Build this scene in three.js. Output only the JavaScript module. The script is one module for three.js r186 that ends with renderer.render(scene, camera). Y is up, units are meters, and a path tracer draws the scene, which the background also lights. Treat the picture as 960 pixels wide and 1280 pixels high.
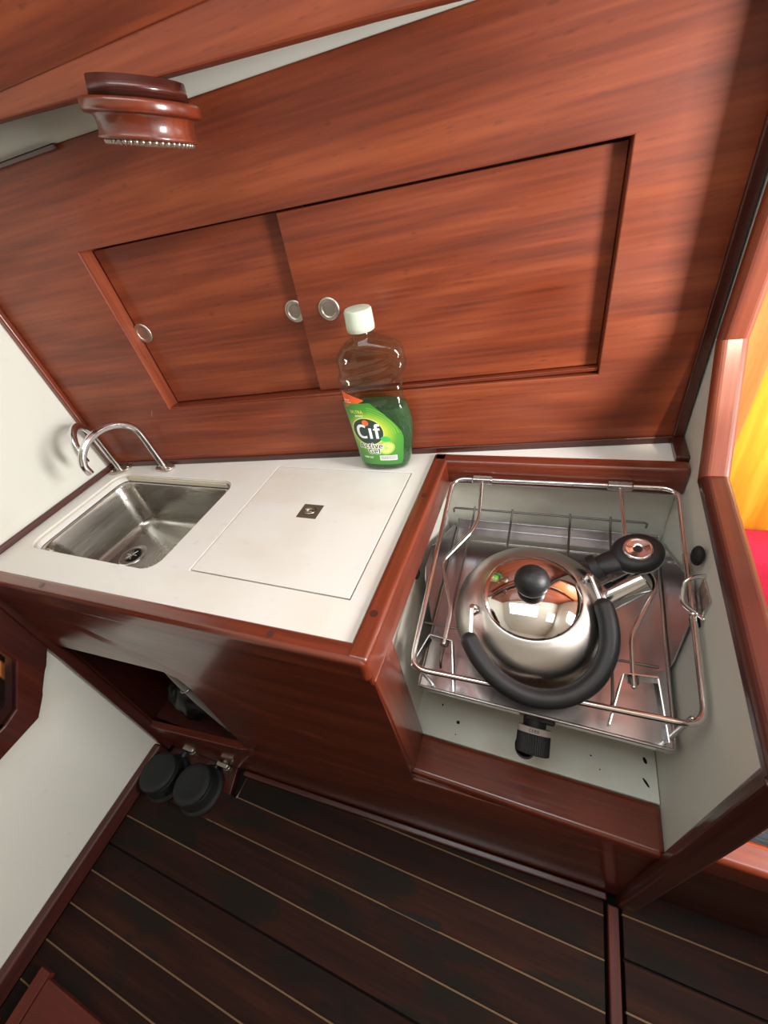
import * as THREE from 'three';
import { RoundedBoxGeometry } from 'three/addons/geometries/RoundedBoxGeometry.js';
import { mergeGeometries } from 'three/addons/utils/BufferGeometryUtils.js';
import { RectAreaLightUniformsLib } from 'three/addons/lights/RectAreaLightUniformsLib.js';

// ------------------------------------------------------------------ camera, sky, light, exposure
const H = 0.69;                                   // height of the white worktop above the cabin sole
const scene = new THREE.Scene();
const camera = new THREE.PerspectiveCamera(2 * Math.atan(640 / 510) * 180 / Math.PI, 960 / 1280, 0.02, 40);
camera.matrixAutoUpdate = true;
{
  const right = new THREE.Vector3(0.92127, -0.19536, -0.33630), down = new THREE.Vector3(0.08310, -0.74584, 0.66092), fwd = new THREE.Vector3(-0.37994, -0.63683, -0.67089);
  const m = new THREE.Matrix4().makeBasis(right, down.clone().negate(), fwd.clone().negate());
  camera.quaternion.setFromRotationMatrix(m);
  camera.position.set(0, H + 0.4, 0);
}
const renderer = new THREE.WebGLRenderer({ antialias: true });
renderer.toneMapping = THREE.LinearToneMapping;
renderer.toneMappingExposure = 0.78;
renderer.shadowMap.enabled = true;
renderer.shadowMap.type = THREE.PCFSoftShadowMap;
scene.background = new THREE.Color().setRGB(0.75, 0.87, 1.0);
scene.backgroundIntensity = 1;
RectAreaLightUniformsLib.init();
function areaLight(w, h, x, y, z, tx, ty, tz, color, intensity) {
  const l = new THREE.RectAreaLight(color, intensity, w, h);
  l.position.set(x, y, z); l.lookAt(tx, ty, tz); scene.add(l); return l;
}
// daylight through the companionway doorway in the aft bulkhead, low and from the right
areaLight(0.22, 0.46, 0.755, H + 0.33, -0.25, 0, H + 0.33, -0.25, new THREE.Color(1.0, 0.97, 0.95), 92);
// daylight through the half-open sliding hatch beside it
areaLight(0.24, 0.28, 0.59, H + 0.99, 0.06, 0.59, 0, 0.06, new THREE.Color(0.96, 0.98, 1.0), 6);
// daylight through the deck hatch over the galley
areaLight(0.80, 0.34, -0.22, H + 0.99, -0.03, -0.22, 0, -0.03, new THREE.Color(0.90, 0.98, 1.0), 7.0);
const sun = new THREE.DirectionalLight(new THREE.Color(1.0, 0.86, 0.66), 3.2);
sun.position.set(0.26 + 0.68, H + 0.05 + 1.9, -0.68 + 1.46); sun.target.position.set(0.26, H + 0.05, -0.68);
sun.castShadow = true; sun.shadow.mapSize.set(2048, 2048); sun.shadow.radius = 3;
Object.assign(sun.shadow.camera, { left: -2, right: 2, top: 2, bottom: -2, near: 0.1, far: 6 });
scene.add(sun, sun.target);

// ------------------------------------------------------------------ helpers
let seed = 7;
const rnd = () => { seed = (seed * 1664525 + 1013904223) >>> 0; return seed / 4294967296; };
const V = (x, y, z) => new THREE.Vector3(x, y, z);
const taken = {};
function numbered(n) { taken[n] = (taken[n] ?? -1) + 1; return taken[n] ? n + '_' + String(taken[n]).padStart(3, '0') : n; }
function mesh(name, geo, mat, parent, label) {
  const m = new THREE.Mesh(geo, mat); m.name = name; m.castShadow = m.receiveShadow = true;
  if (label) m.userData.label = label;
  if (parent) parent.add(m);
  return m;
}
function thing(name, label, category, pos = [0, 0, 0], group) {
  const o = new THREE.Group(); o.name = numbered(name); o.position.set(...pos); o.userData = { label, category };
  if (group) o.userData.group = group;
  scene.add(o); return o;
}
function struct(name, label, geo, mat, pos = [0, 0, 0]) {
  const o = geo ? mesh(name, geo, mat) : new THREE.Group();
  o.name = name; o.position.set(...pos); o.userData = { kind: 'structure', label, category: name.replace(/_.*/, '') };
  scene.add(o); return o;
}
// uv in metres from the dominant face direction; the grain runs along the given axis
function wuv(g, grain = 'x', off = true) {
  g = g.index ? g.toNonIndexed() : g; g.computeVertexNormals === undefined;
  const p = g.attributes.position, n = g.attributes.normal, uv = new Float32Array(p.count * 2);
  const ou = off ? rnd() : 0, ov = off ? rnd() : 0, gi = 'xyz'.indexOf(grain);
  for (let i = 0; i < p.count; i += 3) {
    const a = [0, 0, 0];
    for (let k = 0; k < 3; k++) { a[0] += n.getX(i + k); a[1] += n.getY(i + k); a[2] += n.getZ(i + k); }
    let d = 0; for (let k = 1; k < 3; k++) if (Math.abs(a[k]) > Math.abs(a[d])) d = k;
    let ui = gi, vi;
    if (d === gi) { ui = (gi + 1) % 3; vi = (gi + 2) % 3; } else vi = 3 - d - gi;
    for (let k = 0; k < 3; k++) {
      const c = [p.getX(i + k), p.getY(i + k), p.getZ(i + k)];
      uv[(i + k) * 2] = c[ui] + ou + 0.37 * c[d]; uv[(i + k) * 2 + 1] = c[vi] * 2 + ov + (d === gi ? 0 : 0.71 * c[d]);
    }
  }
  g.setAttribute('uv', new THREE.BufferAttribute(uv, 2)); return g;
}
const box = (w, h, d, r = 0.002, x = 0, y = 0, z = 0) => new RoundedBoxGeometry(w, h, d, 2, Math.min(r, w / 2.01, h / 2.01, d / 2.01)).translate(x, y, z);
// a box from its two corners
const boxC = (x0, x1, y0, y1, z0, z1, r = 0.002) => box(x1 - x0, y1 - y0, z1 - z0, r, (x0 + x1) / 2, (y0 + y1) / 2, (z0 + z1) / 2);
function shape(pts, holes = []) {
  const s = new THREE.Shape(pts.map(p => new THREE.Vector2(...p)));
  for (const h of holes) s.holes.push(new THREE.Path(h.map(p => new THREE.Vector2(...p))));
  return s;
}
const extrude = (s, depth, bevel = 0, curve = 8) => new THREE.ExtrudeGeometry(s, { depth: depth - 2 * bevel, bevelEnabled: bevel > 0, bevelThickness: bevel, bevelSize: bevel, bevelOffset: -bevel, bevelSegments: 2, curveSegments: curve }).translate(0, 0, bevel);
function roundRect(x0, x1, y0, y1, r, n = 6) {
  const o = [], c = [[x1 - r, y0 + r, -Math.PI / 2], [x1 - r, y1 - r, 0], [x0 + r, y1 - r, Math.PI / 2], [x0 + r, y0 + r, Math.PI]];
  for (const [cx, cy, a] of c) for (let i = 0; i <= n; i++) o.push([cx + r * Math.cos(a + i / n * Math.PI / 2), cy + r * Math.sin(a + i / n * Math.PI / 2)]);
  return o;
}
// polyline with rounded corners as a dense list of points
function rounded(pts, r, closed = false) {
  const P = pts.map(p => p.isVector3 ? p : V(...p)), out = [], n = P.length;
  for (let i = 0; i < n; i++) {
    if (!closed && (i === 0 || i === n - 1)) { out.push(P[i]); continue; }
    const a = P[(i + n - 1) % n], b = P[i], c = P[(i + 1) % n];
    const rr = Math.min(r, a.distanceTo(b) * 0.45, b.distanceTo(c) * 0.45);
    const s = b.clone().lerp(a, rr / a.distanceTo(b)), e = b.clone().lerp(c, rr / b.distanceTo(c));
    for (let k = 0; k <= 6; k++) { const t = k / 6; out.push(s.clone().multiplyScalar((1 - t) ** 2).addScaledVector(b, 2 * t * (1 - t)).addScaledVector(e, t * t)); }
  }
  return out;
}
class Poly extends THREE.Curve {
  constructor(pts, closed) { super(); this.p = closed ? [...pts, pts[0]] : pts; this.l = [0]; for (let i = 1; i < this.p.length; i++) this.l.push(this.l[i - 1] + this.p[i].distanceTo(this.p[i - 1])); }
  getPoint(t, o = V(0, 0, 0)) {
    const L = t * this.l[this.l.length - 1]; let i = 1; while (i < this.l.length - 1 && this.l[i] < L) i++;
    const d = this.l[i] - this.l[i - 1] || 1e-9; return o.copy(this.p[i - 1]).lerp(this.p[i], Math.min(1, (L - this.l[i - 1]) / d));
  }
}
function tube(pts, r, { corner = 0.01, closed = false, seg = 80, rad = 10, caps = true } = {}) {
  const P = rounded(pts, corner, closed), g = [new THREE.TubeGeometry(new Poly(P, closed), seg, r, rad, closed)];
  if (!closed && caps) for (const q of [P[0], P[P.length - 1]]) g.push(new THREE.SphereGeometry(r, rad, 6).translate(q.x, q.y, q.z));
  return mergeGeometries(g.map(x => x.toNonIndexed()));
}
const lathe = (prof, n = 48) => new THREE.LatheGeometry(prof.map(p => new THREE.Vector2(...p)), n);

// ------------------------------------------------------------------ procedural textures
function noise2(s) {
  const h = (x, y) => { let n = (x * 374761393 + y * 668265263 + s * 1442695041) | 0; n = Math.imul(n ^ (n >>> 13), 1274126177); n ^= n >>> 16; return (n >>> 0) / 4294967296; };
  return (x, y, px, py) => {
    const xi = Math.floor(x), yi = Math.floor(y), fx = x - xi, fy = y - yi, u = fx * fx * (3 - 2 * fx), v = fy * fy * (3 - 2 * fy);
    const w = (a, b) => h(((a % px) + px) % px, ((b % py) + py) % py);
    return (w(xi, yi) * (1 - u) + w(xi + 1, yi) * u) * (1 - v) + (w(xi, yi + 1) * (1 - u) + w(xi + 1, yi + 1) * u) * v;
  };
}
function fbm(n, x, y, px, py, o = 4) { let s = 0, a = 0.5, t = 0; for (let i = 0; i < o; i++) { s += a * n(x * px, y * py, px, py); t += a; a *= 0.5; px *= 2; py *= 2; } return s / t; }
function tex(w, h, f, srgb) {
  const d = new Uint8Array(w * h * 4);
  for (let j = 0; j < h; j++) for (let i = 0; i < w; i++) { const c = f(i / w, j / h), k = (j * w + i) * 4; d[k] = c[0]; d[k + 1] = c[1]; d[k + 2] = c[2]; d[k + 3] = 255; }
  const t = new THREE.DataTexture(d, w, h); t.wrapS = t.wrapT = THREE.RepeatWrapping; t.magFilter = THREE.LinearFilter; t.minFilter = THREE.LinearMipmapLinearFilter; t.generateMipmaps = true;
  if (srgb) t.colorSpace = THREE.SRGBColorSpace; t.needsUpdate = true; return t;
}
const mixc = (a, b, t) => [0, 1, 2].map(k => Math.max(0, Math.min(255, a[k] + (b[k] - a[k]) * t)));
function wood(s, dark, mid, light, { worn = null, figure = 1, size = 1024 } = {}) {
  const n = noise2(s), m = noise2(s + 91);
  const val = (u, v) => {
    const warp = fbm(m, u, v, 2, 3, 3);
    const band = 0.5 + 0.5 * Math.sin((v * 9 + warp * 5.5 * figure) * 2 * Math.PI + 3 * fbm(n, u, v, 3, 12, 2));
    const fibre = fbm(n, u, v, 10, 130, 3), coarse = fbm(m, u, v, 3, 22, 3);
    return 0.5 + 0.10 * (band - 0.5) + 0.26 * (coarse - 0.5) + 0.28 * (fibre - 0.5);
  };
  const map = tex(size, size / 2, (u, v) => {
    const x = val(u, v); let c = x < 0.5 ? mixc(dark, mid, Math.max(0, (x - 0.2) / 0.3)) : mixc(mid, light, Math.min(1, (x - 0.5) / 0.28));
    const pore = n(u * 60, v * 300, 60, 300); if (pore > 0.86) c = mixc(c, dark, (pore - 0.86) * 3);
    if (worn) { const w = fbm(m, u, v, 5, 5, 5) * 0.7 + 0.3 * fbm(n, u, v, 14, 26, 3); if (w > 0.53) c = mixc(c, worn, Math.min(0.85, (w - 0.53) * 9)); }
    return c;
  }, true);
  const bump = tex(size / 2, size / 4, (u, v) => { const x = 255 * (0.5 * fbm(n, u, v, 10, 130, 3) + 0.5 * fbm(m, u, v, 3, 22, 3)); return [x, x, x]; });
  const rough = tex(256, 256, (u, v) => { const x = 255 * (0.45 + 0.55 * fbm(m, u, v, 6, 8, 4)); return [x, x, x]; });
  return { map, bump, rough };
}
const T = {
  panel: wood(3, [80, 31, 14], [122, 53, 27], [156, 80, 43], { figure: 0.5 }),
  rail: wood(11, [68, 24, 11], [106, 41, 19], [140, 64, 32], { figure: 0.4 }),
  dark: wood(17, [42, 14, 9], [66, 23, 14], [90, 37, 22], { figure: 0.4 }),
  floor: wood(23, [20, 9, 6], [40, 18, 10], [60, 29, 16], { worn: [23, 19, 13], figure: 0.4 }),
  yellow: wood(31, [196, 112, 26], [224, 146, 40], [242, 176, 66], { figure: 0.8, size: 512 }),
  honey: wood(37, [150, 78, 34], [186, 108, 56], [212, 140, 84], { figure: 0.4, size: 512 }),
};
const nA = noise2(55), nB = noise2(77);
const laminate = tex(512, 512, (u, v) => { const a = fbm(nA, u, v, 6, 6, 5), b = fbm(nB, u, v, 40, 40, 2); let c = [229, 226, 219]; c = mixc(c, [214, 203, 182], Math.max(0, (a - 0.58) * 1.6)); return mixc(c, [204, 200, 192], Math.max(0, (b - 0.80) * 2)); }, true);
const paint = tex(512, 512, (u, v) => { const a = fbm(nB, u, v, 5, 5, 5), b = fbm(nA, u, v, 60, 60, 2); let c = [217, 217, 206]; c = mixc(c, [200, 194, 174], Math.max(0, (a - 0.54) * 2)); return mixc(c, [190, 182, 160], Math.max(0, (b - 0.88) * 3)); }, true);
const speck = tex(256, 256, (u, v) => { const x = 255 * fbm(nA, u, v, 24, 24, 4); return [x, x, x]; });
const brushed = tex(512, 512, (u, v) => { const x = 255 * (0.55 + 0.3 * fbm(nA, u, v, 4, 160, 2) + 0.25 * (fbm(nB, u, v, 6, 6, 4) - 0.5)); return [x, x, x]; });
const smear = tex(256, 256, (u, v) => { const x = 255 * (0.35 + 0.65 * fbm(nB, u, v, 5, 5, 5)); return [x, x, x]; });

const varnish = (t, rough = 0.42, coat = 0.7, bump = 0.0004) => new THREE.MeshPhysicalMaterial({ map: t.map, roughness: rough, roughnessMap: t.rough, bumpMap: t.bump, bumpScale: bump, clearcoat: coat, clearcoatRoughness: 0.16 });
const M = {
  dull: varnish(T.dark, 0.8, 0.1), brown: new THREE.MeshPhysicalMaterial({ map: T.rail.map, color: 0xc89a5c, roughness: 0.7 }),
  panel: varnish(T.panel, 0.7, 0.15), rail: varnish(T.rail, 0.5, 0.8), darkwood: varnish(T.dark, 0.55, 0.6), floor: new THREE.MeshPhysicalMaterial({ map: T.floor.map, roughness: 0.75, specularIntensity: 0.35, bumpMap: T.floor.bump, bumpScale: 0.0012 }),
  yellow: varnish(T.yellow, 0.55, 0.4), honey: varnish(T.honey, 0.6, 0.3),
  laminate: new THREE.MeshPhysicalMaterial({ map: laminate, roughness: 0.38, clearcoat: 0.25, clearcoatRoughness: 0.3 }),
  paint: new THREE.MeshStandardMaterial({ map: paint, roughness: 0.55, bumpMap: speck, bumpScale: 0.0003 }),
  seam: new THREE.MeshStandardMaterial({ color: 0x6a5138, roughness: 0.85 }),
  gap: new THREE.MeshStandardMaterial({ color: 0x0c0907, roughness: 0.95 }),
  steel: new THREE.MeshStandardMaterial({ color: new THREE.Color().setRGB(0.60, 0.59, 0.57), metalness: 1, roughness: 0.34, roughnessMap: brushed }),
  sink: new THREE.MeshPhysicalMaterial({ color: new THREE.Color().setRGB(0.50, 0.48, 0.44), metalness: 1, roughness: 0.42, roughnessMap: smear, bumpMap: speck, bumpScale: 0.0002 }),
  tray: new THREE.MeshStandardMaterial({ color: new THREE.Color().setRGB(0.66, 0.64, 0.66), metalness: 1, roughness: 0.30, roughnessMap: smear }),
  chrome: new THREE.MeshStandardMaterial({ color: new THREE.Color().setRGB(0.72, 0.71, 0.70), metalness: 1, roughness: 0.14 }),
  mirror: new THREE.MeshStandardMaterial({ color: new THREE.Color().setRGB(0.80, 0.77, 0.73), metalness: 1, roughness: 0.05 }),
  kettle: new THREE.MeshPhysicalMaterial({ color: new THREE.Color().setRGB(0.62, 0.59, 0.55), metalness: 1, roughness: 0.5, roughnessMap: smear, anisotropy: 0.5 }),
  wire: new THREE.MeshStandardMaterial({ color: new THREE.Color().setRGB(0.22, 0.20, 0.19), metalness: 1, roughness: 0.4 }),
  black: new THREE.MeshStandardMaterial({ color: 0x17181a, roughness: 0.5, bumpMap: speck, bumpScale: 0.0002 }),
  rubber: new THREE.MeshStandardMaterial({ color: 0x121414, roughness: 0.7, bumpMap: speck, bumpScale: 0.0004 }),
  grey: new THREE.MeshStandardMaterial({ color: 0xa8a6a2, roughness: 0.5 }),
  brass: new THREE.MeshStandardMaterial({ color: new THREE.Color().setRGB(0.20, 0.17, 0.12), metalness: 0.6, roughness: 0.6, roughnessMap: smear }),
  pull: new THREE.MeshStandardMaterial({ color: new THREE.Color().setRGB(0.55, 0.49, 0.42), metalness: 1, roughness: 0.4 }),
  sealant: new THREE.MeshStandardMaterial({ color: 0xcfc6b2, roughness: 0.5 }),
  red: new THREE.MeshPhysicalMaterial({ color: 0xa20f30, roughness: 0.95, sheen: 0.3, bumpMap: speck, bumpScale: 0.001 }),
  slate: new THREE.MeshStandardMaterial({ color: 0x2b3438, roughness: 0.9, bumpMap: speck, bumpScale: 0.002 }),
};

// ------------------------------------------------------------------ the cabin shell
const XL = -0.938, XR = 0.172;
// shell outside the picture: hull side, aft bulkhead with its doorway, far side and cabin top with two hatch openings
struct('wall_hull', 'white painted hull side behind the lockers', boxC(-1.9, 1.75, -0.05, H + 1.1, -0.86, -0.80), M.paint);
struct('wall_forward', 'white painted bulkhead at the far end of the forward cabin', boxC(-1.96, -1.9, -0.05, H + 1.1, -0.86, 1.2), M.paint);
struct('wall_opposite', 'white painted cabin side across the gangway', boxC(-1.96, 1.75, H + 0.20, H + 1.1, 1.1, 1.16), M.paint);
struct('wall_opposite_lower', 'dark mahogany locker fronts across the gangway', wuv(boxC(-1.96, 1.75, -0.05, H + 0.20, 1.09, 1.16)), M.darkwood);
{
  const g = extrude(shape([[-0.86, -0.05], [1.16, -0.05], [1.16, H + 1.1], [-0.86, H + 1.1]], [[[-0.36, H + 0.10], [-0.36, H + 0.56], [-0.14, H + 0.56], [-0.14, H + 0.10]]]), 0.05);
  g.rotateY(-Math.PI / 2).translate(0.82, 0, 0);
  struct('wall_aft', 'white painted aft bulkhead with the companionway doorway', g, M.paint);
  const c = extrude(shape([[-1.96, -0.86], [1.75, -0.86], [1.75, 1.16], [-1.96, 1.16]], [[[0.47, -0.08], [0.47, 0.20], [0.71, 0.20], [0.71, -0.08]], [[-0.62, -0.20], [-0.62, 0.14], [0.18, 0.14], [0.18, -0.20]]]), 0.04);
  c.rotateX(Math.PI / 2).translate(0, H + 1.06, 0);
  struct('ceiling', 'white painted underside of the cabin top with hatch openings', c, M.paint);
  struct('window_1', 'frosted acrylic pane of the deck hatch over the galley', boxC(-0.63, 0.19, H + 1.035, H + 1.041, -0.21, 0.15), new THREE.MeshPhysicalMaterial({ color: 0xe6eef0, roughness: 0.95, transmission: 0.4, thickness: 0 }));
}
// forward cabin bulkhead (left): white painted, with the wood-framed passage opening
const hole = [[-0.098, -0.175], [-0.037, -0.249], [-0.009, -0.256], [0.34, -0.256], [0.41, -0.18], [0.41, 0.46], [0.34, 0.53], [-0.03, 0.53], [-0.098, 0.46]];
const rim = [[-0.158, -0.188], [-0.150, -0.196], [-0.120, -0.230], [-0.112, -0.236], [-0.084, -0.264], [-0.078, -0.272], [-0.044, -0.302], [0.36, -0.300], [0.46, -0.20], [0.46, 0.48], [0.36, 0.575], [-0.05, 0.575], [-0.158, 0.48]];
{
  const big = hole.map(([z, y]) => [0.156 + (z - 0.156) * 1.06, 0.137 + (y - 0.137) * 1.06]);
  const g = extrude(shape([[-0.80, -H], [1.1, -H], [1.1, 0.41 + H], [-0.80, 0.41 + H]], [big]), 0.02);
  g.rotateY(-Math.PI / 2).translate(XL, H, 0);       // local x -> world z, thickness towards -x
  const w = struct('wall_left', 'white painted plywood bulkhead left of the sink', g, M.paint);
  const sl = extrude(shape(big.map(([z, y]) => [0.156 + (z - 0.156) * 0.999, 0.137 + (y - 0.137) * 0.999]), [hole]), 0.034); sl.translate(0, 0, 0.004);
  const f = mergeGeometries([extrude(shape(rim, [hole]), 0.016, 0.003), sl].map(q => q.toNonIndexed())); f.rotateY(-Math.PI / 2).translate(XL + 0.014, H, 0);
  const o = struct('trim_passage', 'dark varnished frame round the passage opening in the white bulkhead', wuv(f, 'y'), M.darkwood);
  const bb = boxC(XL, XL + 0.022, 0, 0.045, -0.12, 1.1, 0.006);
  struct('baseboard_left', 'dark red varnished skirting along the white bulkhead', wuv(bb, 'z'), M.dull);
}
// cabinet front is not quite square to the boat: its plane runs out a little to the left and at the foot
const frontZ = (x, y) => { const t = (x + 0.94) / 1.11, top = -0.160 - 0.026 * t, bot = -0.128 - 0.049 * t, k = Math.max(0, Math.min(1, -y / H)); return top + (bot - top) * k; };
function onFront(g, out = 0) { const p = g.attributes.position; for (let i = 0; i < p.count; i++) p.setZ(i, p.getZ(i) + frontZ(p.getX(i), p.getY(i)) + out); g.computeVertexNormals(); return g; }

// cabin sole: planks with pale caulked seams
const floor = struct('floor', 'dark worn planked cabin sole with pale caulking', null, null);
{
  const plankMats = [0, 1, 2, 3].map(i => { const m = M.floor.clone(); m.color.setScalar([1, 0.82, 1.15, 0.92][i]); return m; });
  const seams = [-0.20, -0.146, -0.088, -0.027, 0.033, 0.090, 0.142, 0.200, 0.260]; while (seams[seams.length - 1] < 1.08) seams.push(seams[seams.length - 1] + 0.059);
  for (let i = 0; i < seams.length - 1; i++) {
    const z0 = seams[i] + 0.0014, z1 = seams[i + 1] - 0.0014, cut = z1 < 0 ? -0.655 - 0.05 * ((0 - z1) < 0.05 ? 1 : 0) : XL + 0.02;
    mesh('plank', wuv(boxC(Math.max(cut, XL + 0.02), 0.146, -0.02, (rnd() - 0.5) * 0.0016, z0, z1, 0.0015)), plankMats[i % 4], floor);
    const open = Math.abs(seams[i + 1] - 0.09) < 0.001;
    mesh(open ? 'open_joint' : 'seam_strip', boxC(Math.max(cut, XL + 0.02), 0.146, -0.02, open ? -0.012 : -0.0012, seams[i + 1] - (open ? 0.004 : 0.0014), seams[i + 1] + (open ? 0.004 : 0.0014), 0.0004), open ? M.gap : M.seam, floor);
    const off = -0.012;
    mesh('plank', wuv(boxC(0.176, 0.765, -0.02, (rnd() - 0.5) * 0.0016, z0 + off, z1 + off, 0.0015)), plankMats[(i + 2) % 4], floor);
    const blk = i === 1;
    mesh(blk ? 'open_joint' : 'seam_strip', boxC(0.176, 0.765, -0.02, blk ? -0.010 : -0.0012, seams[i + 1] + off - (blk ? 0.006 : 0.0016), seams[i + 1] + off + (blk ? 0.006 : 0.0016), 0.0004), blk ? M.gap : M.seam, floor);
  }
  mesh('threshold_batten', wuv(boxC(0.152, 0.170, -0.02, 0.004, -0.165, 1.1, 0.003), 'z'), M.brown, floor);
  // missing splinter beside one seam
  mesh('open_joint', extrude(shape([[-0.235, 0.0], [-0.13, 0.0], [-0.128, 0.012], [-0.15, 0.011], [-0.19, 0.006]]), 0.0006).rotateX(-Math.PI / 2).translate(0, 0.0008, -0.0275), M.gap, floor);
  // the lower board in the corner under the foot pumps, with its curved edge
  const s = shape([[XL + 0.02, 0.15], [-0.70, 0.15], [-0.685, 0.10], [-0.668, 0.055], [-0.665, 0.0], [XL + 0.02, 0.0]]);
  const g = extrude(s, 0.02, 0.002); g.rotateX(-Math.PI / 2).translate(0, -0.028, 0);
  mesh('corner_board', wuv(g), M.darkwood, floor);
  const e = tube([[-0.655, -0.004, -0.146], [-0.655, -0.004, -0.09], [-0.672, -0.004, -0.04], [-0.700, -0.004, -0.004]], 0.004, { corner: 0.03 });
  mesh('curved_edge', wuv(e), M.darkwood, floor);
  mesh('sub_floor', boxC(-1.9, 1.7, -0.05, -0.03, -0.80, 1.1), M.gap, floor);
}

// mahogany locker front behind the worktop, turned a few degrees to the worktop
const PHI = 0.1267;
const panelGroup = (o, y = H) => { o.position.set(0, y, -0.6129); o.rotation.y = PHI; return o; };
{
  const g = extrude(shape([[-0.948, -0.01], [0.172, -0.01], [0.172, 0.494], [-0.948, 0.507]], [[[-0.707, 0.125], [-0.708, 0.390], [0.0455, 0.372], [0.044, 0.118]]]), 0.05, 0.0015);
  g.translate(0, 0, -0.05);
  const w = panelGroup(struct('wall_back', 'varnished mahogany locker front with a wide opening behind the worktop', null, null));
  mesh('face_panel', wuv(g), M.panel, w);
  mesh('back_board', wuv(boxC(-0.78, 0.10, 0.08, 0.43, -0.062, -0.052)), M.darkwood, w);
  mesh('bottom_track', wuv(boxC(-0.706, 0.0435, 0.1215, 0.1265, -0.050, -0.004, 0.001)), M.rail, w);
  const b = panelGroup(struct('trim_1', 'mahogany quarter moulding along the foot of the locker front', wuv(boxC(-0.945, 0.162, 0.0, 0.012, 0.0, 0.005, 0.002)), M.darkwood));
  const l = panelGroup(struct('trim_2', 'mahogany moulding where the locker front meets the white bulkhead', wuv(boxC(-0.947, -0.934, 0.014, 0.50, 0, 0.013, 0.004), 'y'), M.rail));
  const r = panelGroup(struct('trim_3', 'mahogany moulding at the right edge of the locker front', wuv(boxC(0.157, 0.1705, 0.012, 0.49, 0, 0.006, 0.002), 'y'), M.darkwood));
  // white strip between panel and cabin side, with the small moulding on it
  const ws = extrude(shape([[-0.95, 0.505], [0.9, 0.478], [0.9, 0.60], [-0.95, 0.60]]), 0.01); ws.translate(0, 0, -0.012);
  panelGroup(struct('trim_4', 'white painted strip between locker front and cabin side', ws, M.paint));
  panelGroup(struct('trim_5', 'thin dark moulding under the white strip', wuv(boxC(-0.948, -0.64, 0.498, 0.504, 0, 0.008, 0.002)), M.darkwood));
  const fa = extrude(shape([[-0.98, 0.541], [-0.62, 0.5225], [-0.51, 0.5155], [-0.19, 0.4965], [-0.10, 0.490], [1.8, 0.45], [1.8, 0.56], [0.9, 0.60], [-0.98, 0.60]]), 0.02, 0.002); fa.translate(0, 0, 0.05);
  panelGroup(struct('trim_6', 'dark varnished mahogany beam along the cabin side', wuv(fa), M.panel));
  const cs = box(2.9, 0.52, 0.02, 0.002, 0.4, 0.26, 0).rotateX(0.42).translate(0, 0.545, 0.062);
  panelGroup(struct('wall_cabin_side', 'dark varnished mahogany cabin side above the beam', wuv(cs), M.panel));
}
// right-hand half bulkhead with its stepped edge
const edge = [[-0.600, 0.62], [-0.612, 0.30], [-0.608, 0.161], [-0.507, 0.023], [-0.178, -0.008], [-0.178, -H + 0.0]];
{
  const poly = [[-0.80, -H], [-0.80, 0.62], ...edge.map(([z, y]) => [z - 0.004, y])];
  const g = extrude(shape(poly), 0.019); g.rotateY(-Math.PI / 2).translate(XR + 0.019, H, 0);
  struct('wall_right', 'white painted half bulkhead right of the stove', g, M.paint);
  const mats = [M.panel, M.panel, M.darkwood, M.darkwood];
  const segs = [[0, 2, 'upright mahogany capping on the upper bulkhead edge'], [2, 3, 'slanting mahogany capping on the bulkhead edge beside yellow panel'], [3, 4, 'long mahogany capping on the bulkhead beside the stove'], [4, 5, 'dark mahogany capping down the front edge of the bulkhead']];
  segs.forEach(([a, b, label], i) => {
    const A = edge[a], B = edge[b], dz = B[0] - A[0], dy = B[1] - A[1], L = Math.hypot(dz, dy), ov = [0, 0.004, 0.006, 0.0][i];
    const prof = roundRect(-0.0150, 0.0150, -0.008, 0.014, 0.008, 5);
    const q = extrude(shape(prof), L + ov, 0.0015, 6);                // along local z
    // local z along the edge, local x across the bulkhead (world x), local y outwards
    const zx = V(0, dy / L, dz / L), xx = V(1, 0, 0), yy = new THREE.Vector3().crossVectors(zx, xx);
    const flip = yy.z < 0 ? -1 : 1;
    const m = new THREE.Matrix4().makeBasis(xx.multiplyScalar(flip), yy.multiplyScalar(flip), zx);
    q.applyMatrix4(wuvMark(q)); q.applyMatrix4(m); q.translate(XR + 0.0095, H + A[1], A[0]);
    struct('trim_' + (7 + i), label, q, mats[i]);
  });
}
function wuvMark(g) { const w = wuv(g, 'z'); g.index = null; g.setAttribute('position', w.attributes.position); g.setAttribute('normal', w.attributes.normal); g.setAttribute('uv', w.attributes.uv); return new THREE.Matrix4(); }

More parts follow.
